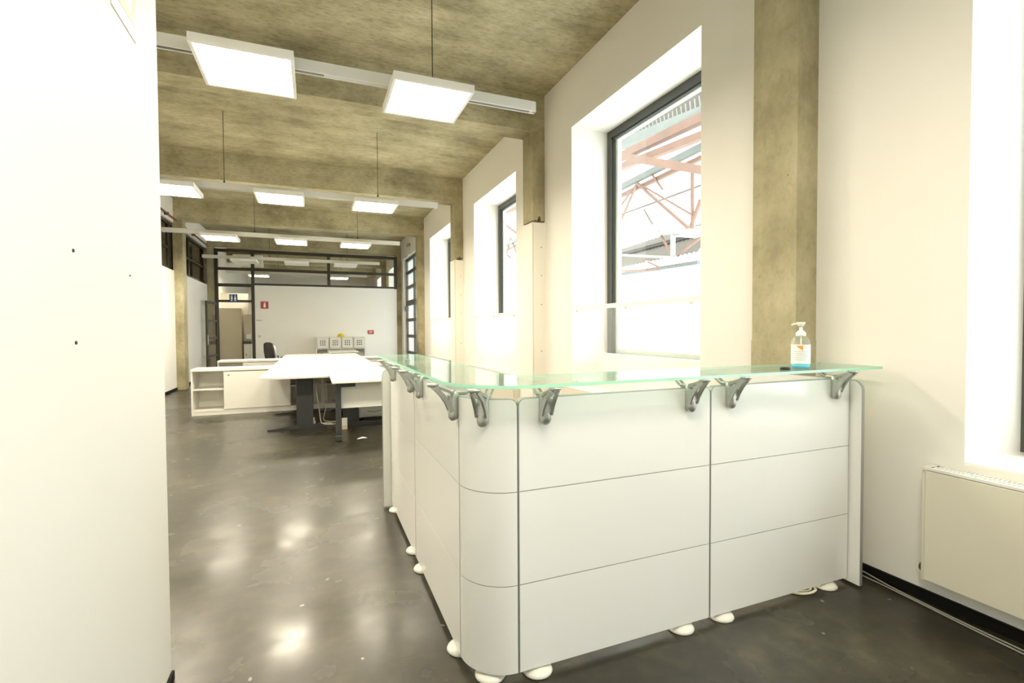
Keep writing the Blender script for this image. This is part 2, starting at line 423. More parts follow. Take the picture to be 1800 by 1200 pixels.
# inner parapets of the recesses and the windows
for i, k in enumerate((-1, 0, 1, 2, 4)):
    y0, y1 = opening(k); zb = .71 if k == -1 else .66
    fb = zb if k == -1 else .955
    names = {-1: 'tall dark-framed window above the slotted radiator beside the camera end of the counter',
             0: 'tall dark-framed window behind the reception counter, showing red roof trusses outside',
             1: 'tall dark-framed window between the two broken concrete pilaster stubs',
             2: 'dark-framed window just before the steel-gridded glazing',
             4: 'window beyond the glazed partition at the far end'}[k]
    t = thing('window_%d' % (i+1), names, 'window', (0, 0, 0), kind='structure')
    if fb > zb:
        B().box(3.14, 3.25, y0+.001, y1-.001, zb+.001, 1.055).box(3.25, XO-.005, y0+.001, y1-.001, zb+.001, fb).build('parapet', M['reveal'], t)
    B().box(XR+.004, 3.14, y0+.001, y1-.001, zb, zb+.012).build('sill', M['reveal'], t)
    fr = B(); xa, xb, fwid = 3.26, 3.325, .085
    za, zc = fb+.012, 3.66
    fr.box(xa, xb, y0, y0+fwid, za, zc); fr.box(xa, xb, y1-fwid, y1, za, zc)
    fr.box(xa, xb, y0+fwid, y1-fwid, za, za+fwid); fr.box(xa, xb, y0+fwid, y1-fwid, zc-fwid, zc)
    # inner bead
    for (a, b2, c, d) in ((y0+fwid, y0+fwid+.02, za+fwid, zc-fwid), (y1-fwid-.02, y1-fwid, za+fwid, zc-fwid)):
        fr.box(xa+.02, xb-.01, a, b2, c, d)
    fr.box(xa+.02, xb-.01, y0+fwid, y1-fwid, zc-fwid-.02, zc-fwid)
    fr.build('frame', M['frame'], t)
    wf = B(); o_ = .065
    for (a, b2, c, d) in ((y0+fwid, y0+fwid+o_, za+fwid, zc-fwid), (y1-fwid-o_, y1-fwid, za+fwid, zc-fwid), (y0+fwid+o_, y1-fwid-o_, zc-fwid-.035, zc-fwid), (y0+fwid+o_, y1-fwid-o_, za+fwid, za+fwid+.05)): wf.box(3.308, 3.36, a, b2, c, d)
    wf.build('outer_frame', M['reveal'], t)
    B().box(3.295, 3.303, y0+.08, y1-.08, za+.08, zc-.08).build('pane', M['pane'], t)
    if k in (0, 1, 2):
        what = {0: 'clear acrylic guard panel low in the window behind the counter',
                1: 'milky acrylic guard panel low in the window between the pilaster stubs',
                2: 'milky acrylic guard panel low in the window before the gridded glazing'}[k]
        g = thing('guard_panel', what, 'panel', (0, 0, 0), group='guard panels low in the windows')
        B().box(XR+.008, XR+.018, y0+.004, y1-.004, zb+.02, 1.56).build('sheet', M['acrylic'] if k == 0 else M['acrylic2'], g)
        B().box(XR+.004, XR+.026, y0+.004, y1-.004, 1.555, 1.60).build('top_rail', M['white'], g)
        for q in (.06, .52, .95):
            B().box(XR-.004, XR+.008, y0+(y1-y0)*(1-q)-.02, y0+(y1-y0)*(1-q)+.02, 1.535, 1.558).build('clip', M['alu'], g)

# steel gridded glazing in the fourth bay
t = thing('window_6', 'tall steel-gridded glazing in the window wall just before the back partition', 'window', kind='structure')
g = B(); y0, y1 = 14.2, 16.5; xg = 2.90
for y in (y0+.03, 15.15, y1-.06): g.box(xg-.03, xg+.03, y-.045, y+.045, .02, 3.66)
for z, h in ((.06, .12), (.6, .09), (1.13, .1), (1.65, .1), (2.2, .17), (2.71, .1), (3.19, .1), (3.6, .1)):
    g.box(xg-.026, xg+.026, y0, y1, z-h/2, z+h/2)
g.build('frame', M['frame'], t)
B().box(xg-.004, xg+.004, y0+.02, y1-.02, .02, 3.64).build('pane', M['pane'], t)
B().box(xg-.08, xg-.03, y1-.10, y1-.06, 1.95, 2.10).build('handle', M['frame'], t)

# concrete pilasters on the window wall, the middle two cut off and boarded below
def pilaster(y, zb, name, label, x0=2.61):
    b = B()
    if zb > 0:
        # ragged lower edge
        n = 9; bot = [(x0 + (XR+.02-x0)*i/n, zb + (0.05 if 3 < i < 6 else 0) + random.uniform(-.02, .02)) for i in range(n+1)]
        b.poly(bot + [(XR+.02, 3.856), (x0, 3.856)], 'y', y, y+.307)
    else:
        b.box(x0, XR+.02, y, y+.307, 1.27, 3.856); b.box(x0-.003, XR+.02, y-.003, y+.310, 0, 1.27)
    o = struct(name, b, M['col'], label, 'column')
    if zb > 0:
        c = thing('pilaster_cladding', 'white boarding over the lower part of ' + label.split(',')[0], 'cladding', kind='structure')
        B().box(x0-.012, XR+.02, y-.012, y+.319, 0, zb-.035).build('board', M['clad'], c)
        B().box(x0-.0135, x0+.004, y-.0135, y+.0, .0, zb-.04).build('corner_bead', M['bead'], c)
        for z in (2.39, 2.03, 1.66, 1.06):
            B().lathe([(0, 0), (.008, 0), (.008, .004), (0, .005)], n=10).build('screw_cap', M['cable'], c).matrix_local = Matrix.Translation((2.722, y-.012, z)) @ Matrix.Rotation(PI/2, 4, 'X')
    return o
pilaster(2.03, 0, 'concrete_pilaster', 'full-height bare concrete pilaster behind the sanitizer bottle')
pilaster(5.72, 2.74, 'concrete_pilaster', 'broken-off concrete pilaster stub nearest the counter, hanging below its beam')
pilaster(9.44, 2.75, 'concrete_pilaster', 'second broken-off concrete pilaster stub, further down the window wall')
pilaster(13.13, 0, 'concrete_pilaster', 'full-height concrete pilaster beside the gridded glazing')
pilaster(16.86, 0, 'concrete_pilaster', 'concrete corner pilaster at the back partition on the window side')
pilaster(20.55, 0, 'concrete_pilaster', 'concrete pilaster seen through the partition glazing')
pilaster(-1.68, 0, 'concrete_pilaster', 'concrete pilaster behind the camera on the window wall')
for i, y in enumerate((-1.68, 2.03, 5.72, 9.44, 13.13, 16.86, 20.55, 24.25)):
    lab = ['behind the camera', 'above the counter', 'first across the hall past the counter', 'second across the hall past the counter',
           'third across the hall past the counter', 'over the back partition', 'beyond the back partition', 'at the far end'][i]
    struct('ceiling_beam', B().box(XL-.1, XR+.02, y, y+.307, 3.855, CZ+.02), M['beam'], 'bare concrete ceiling beam ' + lab, 'beam')

# the partition wall beside the camera
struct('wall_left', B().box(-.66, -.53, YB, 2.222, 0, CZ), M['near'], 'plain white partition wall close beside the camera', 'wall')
struct('wall_near', B().box(XL-.15, -.66, 2.05, 2.20, 0, CZ), M['wall'], 'white cross wall behind the near partition', 'wall')
struct('wall_behind', B().box(-.66, XO, YB-.15, YB, 0, CZ), M['wall'], 'white wall closing the room behind the camera', 'wall')
struct('baseboard_left_near', B().box(-.532, -.52, YB, 2.222, 0, .035), M['black'], 'black skirting strip on the near partition', 'skirting')
struct('baseboard_right', B().box(XR-.012, XR+.01, YB, 14.2, 0, .055), M['black'], 'black skirting along the window wall', 'skirting')

# far side wall: white below, dark glazing band above
wl = B()
wl.box(XL-.15, XL, 2.2, YE, 0, 2.70)
wl.box(XL-.15, XL, 2.2, YE, 3.78, CZ)
wl.box(XL-.15, XL, 17.0, YE, 2.70, 3.78)
struct('wall_far_left', wl, M['wall'], 'white side wall across the hall, with a glazed band above', 'wall')
struct('baseboard_far_left', B().box(XL-.01, XL+.012, 2.2, 16.8, 0, .06), M['black'], 'black skirting along the far side wall', 'skirting')
for i, y in enumerate((5.72, 9.44, 13.13, 16.86)):
    struct('side_column', B().box(XL-.02, XL+.17, y+.001, y+.329, 0, 3.854), M['col'],
           ['bare concrete column hidden behind the near partition', 'second concrete column on the far side wall', 'bare concrete column standing out of the far side wall', 'concrete corner column beside the open doorway'][i], 'column')
t = thing('window_7', 'dark glazed band high in the far side wall before the concrete column', 'window', kind='structure')
def band(t, y0, y1, vs):
    g = B(); x = XL-.09
    for z in (2.73, 3.75): g.box(x-.03, x+.03, y0, y1, z-.035, z+.035)
    g.box(x-.025, x+.025, y0, y1, 3.17, 3.22)
    for y in vs: g.box(x-.03, x+.03, y-.04, y+.04, 2.7, 3.78)
    g.build('frame', M['brownframe'], t)
    B().box(x-.004, x+.004, y0, y1, 2.72, 3.76).build('pane', M['pane_in'], t)
band(t, 2.2, 13.13, (4, 5.7, 7.5, 9.4, 11.2, 13.0))
t = thing('window_8', 'dark glazed band high in the far side wall next to the back partition', 'window', kind='structure')
band(t, 13.46, 16.86, (13.52, 14.9, 16.7))
# the dim room behind that band
wb = B()
wb.box(-7.2, -7.05, YB, YE, 0, CZ)
for y in (9.0, 12.6, 16.2): wb.box(-5.4, -5.1, y, y+.3, 0, CZ)
wb.box(-7.05, XL-.15, 2.0, 2.2, 0, CZ); wb.box(-7.05, XL-.15, 17.2, 17.4, 0, CZ)
struct('wall_side_room', wb, M['beam'], 'dim concrete walls of the room behind the glazed band', 'wall')
# red-brown pipe along that wall
p = B(); p.tube([(XL+.06, 2.3, 3.83), (XL+.06, 16.75, 3.83)], .018, 10)
for y in (4, 8, 12.4, 14.9): p.box(XL+.001, XL+.085, y, y+.03, 3.80, 3.86)
tag(p.build('sprinkler_pipe', M['redpipe']), 'red-brown pipe running along the top of the far side wall', 'pipe')

# back partition
YP = 16.8
bw = B(); bw.box(-1.70, 2.61, YP, YP+.1, 0, 2.72)
struct('wall_back', bw, M['wall'], 'white back partition wall under the glazed band', 'wall')
t = thing('window_9', 'dark-framed glazed band above the white back partition wall', 'window', kind='structure')
g = B(); d0, d1 = YP-.02, YP+.1
for x, z0 in ((-2.665, 0), (-1.70, 0), (.47, 2.72), (2.58, 2.70)): g.box(x-.045, x+.045, d0, d1, z0, 3.78)
for z, h, xa in ((3.735, .09, -2.71), (3.19, .08, -2.71), (2.745, .06, -1.7)): g.box(xa, 2.62, d0+.005, d1-.005, z-h/2, z+h/2)
g.box(-2.71, -1.7, d0+.005, d1-.005, 2.66, 2.75); g.box(-2.71, -1.7, d0+.005, d1-.005, 2.19, 2.26)
g.build('frame', M['brownframe'], t)
for xa, xb, za, zb in ((-2.62, -1.745, 2.26, 2.66), (-2.62, -1.745, 2.75, 3.15), (-2.62, -1.745, 3.23, 3.69), (-1.655, .425, 2.77, 3.15), (-1.655, .425, 3.23, 3.69), (.515, 2.535, 2.77, 3.15), (.515, 2.535, 3.23, 3.69)):
    B().box(xa, xb, YP+.03, YP+.036, za, zb).build('pane', M['pane_in'], t)
struct('trim_1', B().box(XL, -2.71, YP, YP+.1, 0, CZ-.4), M['col'], 'concrete strip between corner column and door frame', 'trim')
# open door leaf
t = thing('door_1', 'open dark steel door leaf with glass panes at the doorway', 'door', (-2.665, YP-.03, 0), math.radians(-96.5), kind='structure')
g = B(); W = .95
g.box(0, .07, -.02, .02, .01, 2.18); g.box(W-.08, W, -.02, .02, .01, 2.18)
for z, h in ((.10, .20), (.62, .05), (1.13, .05), (1.62, .05), (2.14, .08)): g.box(.07, W-.08, -.018, .018, z-h/2, z+h/2)
g.build('leaf_frame', M['brownframe'], t)
B().box(.07, W-.08, -.004, .004, .2, 2.1).build('pane', M['pane_in'], t)
B().box(W-.065, W-.025, -.03, .03, .95, 1.22).build('handle', M['alu'], t)

# the rooms behind the partition
ba = B(); ba.box(-7.2, XO, YE-.15, YE, 0, CZ)
struct('wall_far_end', ba, M['wall'], 'pale end wall seen through the partition glazing', 'wall')
struct('wall_corridor', B().box(-2.0, -1.88, 18.36, YE-.15, 0, 2.6).box(XL, -1.88, 18.95, 19.05, 0, 2.6), M['wall'], 'low white corridor wall behind the doorway', 'wall')
t = thing('tall_cabinet', 'plain grey-beige tall cabinet seen through the doorway', 'cabinet', (-2.52, 18.3, 0))
B().box(-.32, .32, 0, .45, 0, 2.07, bev=.004).build('body', M['grey'], t)
B().box(-.315, .315, -.018, -.001, .06, 2.06).build('door', M['grey'], t)
t = thing('kitchenette', 'small pantry unit with dark worktop at the edge of the doorway', 'kitchen unit', (-2.0, 18.15, 0))
B().box(-.13, .1, -.02, .2, 0, .90).build('base_cabinet', M['desk'], t)
B().box(-.14, .1, -.05, .2, .90, .99).build('worktop', M['frame'], t)
B().box(-.13, .1, .17, .2, .99, 1.87).build('splashback', M['grey'], t)
B().box(-.07, .06, .08, .17, 1.05, 1.22, bev=.01).build('dispenser', M['alu'], t)
kn = B().lathe([(0, -.02), (.02, -.02), (.02, 0), (0, .02)], n=10).build('knob', M['dark'], t); kn.location = (-.06, -.04, .55)
t = thing('ventilation_unit', 'white boxy ventilation unit hung under the ceiling beyond the glazing', 'ventilation unit', (-2.2, 20.2, 3.69))
B().box(-.48, .48, 0, .5, 0, .42, bev=.02).build('casing', M['white'], t)
B().box(-.42, .42, -.012, 0, .03, .12).build('outlet_grille', M['radtop'], t)

# ------------------------------------------------------------------ ceiling lamps and tracks
LZ = 3.19
def make_lamp(lit, label, group):
    t = thing('ceiling_lamp', label, 'lamp', group=group)
    h = B(); a = .31
    h.box(-a, a, -a, a, .012, .058)
    for (x0, x1, y0, y1) in ((-a, -a+.022, -a, a), (a-.022, a, -a, a), (-a+.022, a-.022, -a, -a+.022), (-a+.022, a-.022, a-.022, a)):
        h.box(x0, x1, y0, y1, 0, .012)
    h.build('housing', M['lamp_house'], t)
    B().box(-a+.023, a-.023, -a+.023, a-.023, .004, .0118).build('diffuser', M['lamp'] if lit else M['lamp_off'], t)
    B().box(-.08, .08, -.025, .025, .058, .075).build('mount', M['track'], t)
    return t
rows = [(4.0, 'first row past the counter', (-1.71, -.41, .88), True), (7.69, 'second row past the counter', (-1.71, -.41, .88), True),
        (11.38, 'third row past the counter', (-1.71, -.41, .88), True), (15.07, 'unlit row before the partition', (-1.71, -.41, .88), False),
        (18.76, 'row beyond the glazed partition', (-1.71, .88), True),
        (.31, 'row over the camera', (.88,), True)]
pos = {-1.71: 'furthest from the windows', -.41: 'in the middle', .88: 'nearest the windows'}
proto = {}
def make_track(y, x0, x1, label):
    t = thing('lamp_track', label, 'lamp track', (0, y, 0), group='lamp tracks across the hall')
    b = B(); z0 = LZ+.075
    b.box(x0, x1, -.03, .03, z0+.012, z0+.085)
    b.box(x0, x1, -.03, -.019, z0, z0+.012); b.box(x0, x1, .019, .03, z0, z0+.012)
    b.build('rail', M['track'], t)
    for a in (x0+.05, x0+1.0, x0+1.9, x1-.95):
        if a+.9 <= x1: B().box(a, a+.9, -.018, .018, z0+.003, z0+.0119).build('slot_cover', M['slot'], t)
    B().box(x1-.0005, x1+.006, -.03, .03, z0, z0+.085).build('end_cap', M['alu'], t)
    for x in (-1.1, .93):
        if x > x0:
            wv = B().tube([(x, 0, z0+.083), (x, 0, CZ)], .004, 6).build('hanging_wire', M['wire'], t)
            B().lathe([(0, 0), (.012, 0), (.012, .025), (.004, .05), (0, .05)], (x, 0, z0+.083), 8).build('wire_grip', M['wire'], t)
    return t
for y, nm, xs, lit in rows:
    for x in xs:
        lab = '%s square ceiling lamp, %s, %s' % ('lit' if lit else 'white', nm, pos[x])
        if lit not in proto:
            proto[lit] = make_lamp(lit, lab, 'square ceiling lamps in rows'); o = proto[lit]; o.location = (x, y, LZ)
        else: dup(proto[lit], (x, y, LZ), lab)
    make_track(y, -.5 if y < 2 else XL+.2, 1.845, 'pale metal lamp track carrying the ' + nm)

# ------------------------------------------------------------------ reception counter
CY, CX, RAD = 1.70, .53, .18
Z0, ZT = .032, 1.083
SEAM = (.371, .730)
def path_line(a, b, n_in, r=.03):
    a, b = Vector(a), Vector(b); S = (b-a).length
    ss = sorted({0, S, *[r*(1-math.cos(PI/2*i/7)) for i in range(8)], *[S - r*(1-math.cos(PI/2*i/7)) for i in range(8)], S*.25, S*.5, S*.75})
    return [(*(a + (b-a)*(s/S)), n_in[0], n_in[1], s) for s in ss]
def path_arc():
    cx, cy = CX+RAD, CY+RAD; n = 28
    out = []
    for i in range(n+1):
        a = PI + (PI/2)*i/n
        out.append((cx+RAD*math.cos(a), cy+RAD*math.sin(a), -math.cos(a), -math.sin(a), RAD*(PI/2)*i/n))
    return out
def inset(path, d0, d1, push=0):
    """trim the ends of a path by d0/d1 and push it inwards"""
    S = path[-1][4]; out = []
    def at(s):
        for p, q in zip(path, path[1:]):
            if p[4] <= s <= q[4]+1e-9:
                k = (s-p[4])/max(1e-9, q[4]-p[4]); return [p[i]+(q[i]-p[i])*k for i in range(4)]
    ss = [d0] + [p[4] for p in path if d0 < p[4] < S-d1] + [S-d1]
    for s in ss:
        x, y, nx, ny = at(s); out.append((x+nx*push, y+ny*push, nx, ny, s-d0))
    return out
def bracket_parts(parent, x, y, ox, oy):
    """cast bracket clamped over the panel top; (ox,oy) points outwards"""
    rot = Matrix.Translation((x, y, 0)) @ Matrix.Rotation(math.atan2(oy, ox) + PI/2, 4, 'Z')   # local -y = outwards
    b = B()
    # teardrop pod in front of the panel, saddle over the top
    b.tube([(0, -.010, .984), (0, -.011, .9855), (0, -.012, .990), (0, -.013, .998), (0, -.013, 1.010), (0, -.012, 1.04), (0, -.011, 1.07), (0, -.008, 1.096), (0, -.005, 1.103)], [.004, .012, .0185, .0228, .0238, .0232, .0225, .021, .012], 14)
    b.box(-.019, .019, -.012, .034, 1.086, 1.102, bev=.004)
    # forked front arm up to the glass pad
    for sgn in (-1, 1):
        pts = [(sgn*.019, -.026, 1.022), (sgn*.019, -.040, 1.055), (sgn*.018, -.062, 1.088), (sgn*.015, -.085, 1.112), (sgn*.012, -.100, 1.124)]
        for p, q in zip(pts, pts[1:]): b.bar(p, q, .009, .017)
        pts = [(sgn*.018, -.020, 1.094), (sgn*.016, -.050, 1.108), (sgn*.012, -.092, 1.124)]
        for p, q in zip(pts, pts[1:]): b.bar(p, q, .010, .011)
    b.box(-.0185, .0185, -.036, -.020, 1.03, 1.085)
    o = b.build('bracket', M['cast'], parent); o.matrix_local = rot
    p = B().lathe([(0, 0), (.018, 0), (.024, .006), (.024, .0125), (0, .0125)], (0, -.098, 1.122), 20).build('glass_pad', M['cast'], o)
    r = B()
    for sgn in (-1, 1): r.tube([(sgn*.013, .022, 1.088), (sgn*.013, .045, 1.098), (sgn*.012, .088, 1.126)], .0055, 8)
    r.lathe([(0, 0), (.018, 0), (.024, .006), (.024, .0125), (0, .0125)], (0, .09, 1.122), 20)
    r.build('rear_arm', M['cast'], o)
def foot_part(parent, x, y):
    o = B().lathe([(0, 0), (.058, 0), (.061, .005), (.056, .014), (.044, .021), (.028, .026), (.016, .028), (.015, .031), (0, .031)], n=28).build('foot', M['foot'], parent)
    o.location = (x, y, 0)
def counter_unit(label, path, r0, r1, smooth, brackets, feet):
    t = thing('counter_unit', label, 'reception counter unit', (0, 0, 0), group='reception counter units')
    B().slab(inset(path, .0008, .0008, .0012), Z0-.001, ZT+.003, .026, r0, r1, smooth=smooth).build('frame', M['silver'], t)
    zs = (Z0, SEAM[0], SEAM[1], ZT)
    for i in range(3):
        top = i == 2; g = .0022
        B().slab(inset(path, .0045, .0045, 0), zs[i]+(g if i else 0), zs[i+1]-(0 if top else g), .0034, r0-.003 if top else 0, r1-.003 if top else 0, smooth=smooth).build('panel', M['lacq'], t)
    for x, y, ox, oy in brackets: bracket_parts(t, x, y, ox, oy)
    for x, y in feet: foot_part(t, x, y)
    return t
q = RAD*(1-math.sqrt(.5))
counter_unit('flat white front panel unit between the rounded corner and the window-end unit', path_line((CX+RAD+.001, CY), (1.6505, CY), (0, 1)), .03, .03, False, ((.818, CY, 0, -1), (1.525, CY, 0, -1)), ((.80, CY+.03), (1.51, CY+.03)))
counter_unit('white front panel unit at the window end, under the sanitizer bottle', path_line((1.6525, CY), (2.588, CY), (0, 1)), .03, .004, False, ((1.757, CY, 0, -1), (2.462, CY, 0, -1)), ((1.745, CY+.03), (2.452, CY+.03)))
counter_unit('rounded white corner unit of the reception counter', path_arc(), .004, .03, True, ((CX+q+.008, CY+q-.006, -.62, -.78),), ((.62, 1.775),))
counter_unit('white side panel unit next to the rounded corner', path_line((CX, 2.813), (CX, CY+RAD+.001), (1, 0)), .004, .004, False, ((CX, 1.905, -1, 0), (CX, 2.585, -1, 0)), ((CX+.028, 1.97), (CX+.028, 2.712)))
counter_unit('white side panel unit at the desk end of the counter', path_line((CX, 3.76), (CX, 2.815), (1, 0)), .004, .004, False, ((CX, 2.842, -1, 0), (CX, 3.515, -1, 0)), ((CX+.028, 2.955), (CX+.028, 3.68)))
def end_board(label, axis, at, a0, a1, z0, z1):
    r = .05
    pts = [(a0, z0), (a1, z0), (a1, z1)] + [(a0+r-r*math.sin(PI/2*i/8), z1-r+r*math.cos(PI/2*i/8)) for i in range(9)]
    t = thing('counter_end_panel', label, 'end panel', group='reception counter end panels')
    B().poly(pts, axis, at, at+.020).build('board', M['lacq'], t)
    e = [(a0-.003, z0), (a0, z0)] + [(a0+r-r*math.sin(PI/2*i/8), z1-r+r*math.cos(PI/2*i/8)) for i in range(8, -1, -1)] + [(a1, z1), (a1, z1+.003)] + [(a0+r-(r+.003)*math.sin(PI/2*i/8), z1-r+(r+.003)*math.cos(PI/2*i/8)) for i in range(9)]
    B().poly(e, axis, at+.001, at+.019).build('edge_trim', M['silver'], t)
    for q in (.27, .55): foot_part(t, *((at+.01, a0+q) if axis == 'x' else (a0+q, at+.01)))
end_board('white end panel of the counter beside the window wall', 'x', 2.592, 1.642, 2.35, .012, 1.072)
end_board('white end panel of the counter facing the desks', 'y', 3.764, .472, 1.15, .012, 1.050)
# glass tops
GZ0, GZ1 = 1.1345, 1.1465
n = 20; r = .28; xl, yf, xb, yb = .463, 1.602, .785, 1.95
out = [(1.716, yf), (xl+r, yf)] + [(xl+r-r*math.sin(PI/2*i/n), yf+r-r*math.cos(PI/2*i/n)) for i in range(1, n+1)] + [(xl, 4.0), (xb, 4.0)]
r2 = .12
out += [(xb+r2-r2*math.cos(PI/2*i/10), yb+r2-r2*math.sin(PI/2*i/10)) for i in range(0, 11)][::1] + [(1.716, yb)]
tag(B().poly(out, 'z', GZ0, GZ1, 0, 1).build('glass_top', [M['cglass'], M['cedge']]), 'long pale green glass top wrapping round the counter corner', 'glass top', 'reception counter glass tops')
o2 = [(1.720, yf), (2.69, yf+.0), (2.70, yf+.01), (2.70, yb-.01), (2.69, yb), (1.720, yb)]
tag(B().poly(o2, 'z', GZ0, GZ1, 0, 1).build('glass_top', [M['cglass'], M['cedge']]), 'short pale green glass top holding the sanitizer bottle', 'glass top', 'reception counter glass tops')

# sanitizer bottle and black cap
t = thing('sanitizer_bottle', 'clear pump bottle of blue hand sanitizer on the glass top', 'bottle', (2.222, 1.70, GZ1+.0006), -.88)
S_ = .78
B().lathe([(0, 0), (.036, 0), (.042, .004), (.0425, .02), (.0425, .115), (.040, .135), (.032, .150), (.022, .158), (.020, .160), (0, .160)], n=28, sy=S_).build('bottle_body', M['clear'], t)
B().lathe([(0, .002), (.035, .002), (.041, .006), (.0412, .022), (0, .022)], n=28, sy=S_).build('gel', M['gel'], t)
lb = B()
def lab_strip(b, a0, a1, z0, z1, r, mi=0, n=14):
    A = []
    for i in range(n+1):
        a = a0 + (a1-a0)*i/n
        A.append([b.bm.verts.new((r*math.cos(a), r*S_*math.sin(a), z)) for z in (z0, z1)])
    for p, q2 in zip(A, A[1:]):
        f = b.bm.faces.new((p[0], q2[0], q2[1], p[1])); f.material_index = mi; f.smooth = True
lab_strip(lb, math.radians(190), math.radians(350), .024, .118, .0429)
for i in range(5): lab_strip(lb, math.radians(225), math.radians(300+6*(i % 3)), .042+.010*i, .0438+.010*i, .0431, 1)
lb.build('label', [M['label'], M['print']], t, recalc=False)
og = B()
for i in range(6): lab_strip(og, math.radians(244+7*i), math.radians(282), .112-.004*(i+1), .112-.004*i, .0433)
og.build('orange_mark', M['orange'], t, recalc=False)
B().lathe([(0, .158), (.021, .158), (.022, .162), (.022, .177), (.015, .180), (.014, .186), (.0075, .187), (.0075, .208), (0, .208)], n=20).build('pump_collar', M['white'], t)
pm = B(); pm.lathe([(0, .206), (.012, .206), (.014, .212), (.020, .224), (.019, .227), (0, .228)], n=18)
pm.bar((.01, 0, .221), (-.034, -.004, .219), .011, .009); pm.bar((-.030, -.004, .220), (-.040, -.005, .213), .008, .007)
pm.build('pump_head', M['white'], t)
B().tube([(0, 0, .16), (.004, 0, .03)], .003, 8).build('dip_tube', M['white'], t)
c = B().lathe([(0, 0), (.022, 0), (.026, .003), (.026, .009), (.023, .012), (.018, .012), (.016, .0095), (0, .0095)], n=28, sx=1.0, sy=.8)
c = c.build('black_cap', M['dark']); c.location = (2.085, 1.675, GZ1+.0006)
tag(c, 'small black oval cap lying on the glass beside the bottle', 'cap')

# cables
def cable(name, pts, r, mat, label):
    cu = bpy.data.curves.new(name, 'CURVE'); cu.dimensions = '3D'; cu.bevel_depth = r; cu.bevel_resolution = 3; cu.resolution_u = 8
    sp = cu.splines.new('NURBS'); sp.points.add(len(pts)-1); sp.use_endpoint_u = True; sp.order_u = 4
    for p, q2 in zip(sp.points, pts): p.co = (*q2, 1)
    dg = bpy.data.objects.new(name+'_tmp', cu); COL.objects.link(dg)
    bpy.context.view_layer.update()
    me = bpy.data.meshes.new_from_object(dg.evaluated_get(bpy.context.evaluated_depsgraph_get()))
    bpy.data.objects.remove(dg); me.name = name
    me.materials.clear(); me.materials.append(mat)
    o = bpy.data.objects.new(name, me); COL.objects.link(o)
    return tag(o, label, 'cable')
cable('floor_cable', [(2.755, 2.6, .02), (2.75, 2.1, .035), (2.752, 1.76, .032), (2.742, 1.62, .008), (2.725, 1.4, .006), (2.70, 1.15, .006), (2.70, .6, .006), (2.71, -.2, .006)], .0035, M['cable'], 'grey cable climbing the skirting, then along the floor below the radiator')
cable('floor_cable', [(2.74, 2.6, .006), (2.737, 2.1, .006), (2.735, 1.7, .006), (2.715, 1.45, .006), (2.675, 1.1, .006), (2.655, .6, .006), (2.65, -.2, .006)], .0035, M['cable'], 'grey cable lying flat on the floor, outer of the pair')
cable('loose_cable', [(2.20, 1.80, .006), (2.22, 1.73, .006), (2.28, 1.695, .007), (2.34, 1.70, .006), (2.37, 1.71, .008), (2.385, 1.745, .014), (2.40, 1.80, .05)], .006, M['cable_w'], 'cream cable loop peeping out under the counter')
cable('loose_cable', [(2.21, 1.82, .006), (2.24, 1.745, .006), (2.30, 1.712, .007), (2.35, 1.72, .006), (2.37, 1.745, .012), (2.36, 1.80, .04)], .005, M['cable_w'], 'thinner cream cable tucked behind the loop under the counter')

# ------------------------------------------------------------------ radiators under the windows
def make_radiator(label):
    t = thing('radiator', label, 'radiator', group='flat radiators under the windows')
    L_ = 2.245
    B().box(-.085, -.0005, 0, L_, 0, .45).box(-.085, -.080, 0, L_, .45, .535).box(-.005, -.0005, 0, L_, .45, .535).box(-.0855, -.0005, L_, L_+.012, 0, .535).build('casing', M['rad'], t)
    B().box(-.0985, -.0856, .004, L_-.006, .008, .532, bev=.003).build('front_panel', M['rad'], t)
    g = B()
    g.box(-.0985, -.085, 0, L_+.012, .536, .548); g.box(-.012, -.0005, 0, L_+.012, .536, .548); g.box(-.054, -.046, 0, L_, .536, .548)
    nb = 139
    for i in range(nb+1):
        y = i/nb*(L_-.02)
        g.box(-.086, -.012, y, y+.0085, .537, .547)
    g.box(-.0985, -.0005, L_-.02, L_+.012, .536, .548)
    g.build('top_grille', M['radtop'], t)
    B().box(-.079, -.006, .01, L_-.03, .4505, .49).build('slot_shade', M['hole'], t)  # dark block added as painted shade below the grille slots
    v = B().lathe([(0, 0), (.022, 0), (.024, .004), (.024, .02), (.018, .03), (0, .03)], n=16).build('valve', M['hole'], t)
    v.matrix_local = Matrix.Translation((-.03, L_+.012, .04)) @ Matrix.Rotation(-PI/2, 4, 'X')
    return t
r0 = make_radiator('wide cream radiator under the window at the counter end, nearest the camera'); r0.location = (XR, -.835, .135)
for k, lab in ((0, 'cream radiator hidden behind the counter under its window'), (1, 'cream radiator under the window between the pilaster stubs'), (2, 'cream radiator under the window before the gridded glazing')):
    dup(r0, (XR, -.835 + BAY*(k+1), .135), lab)

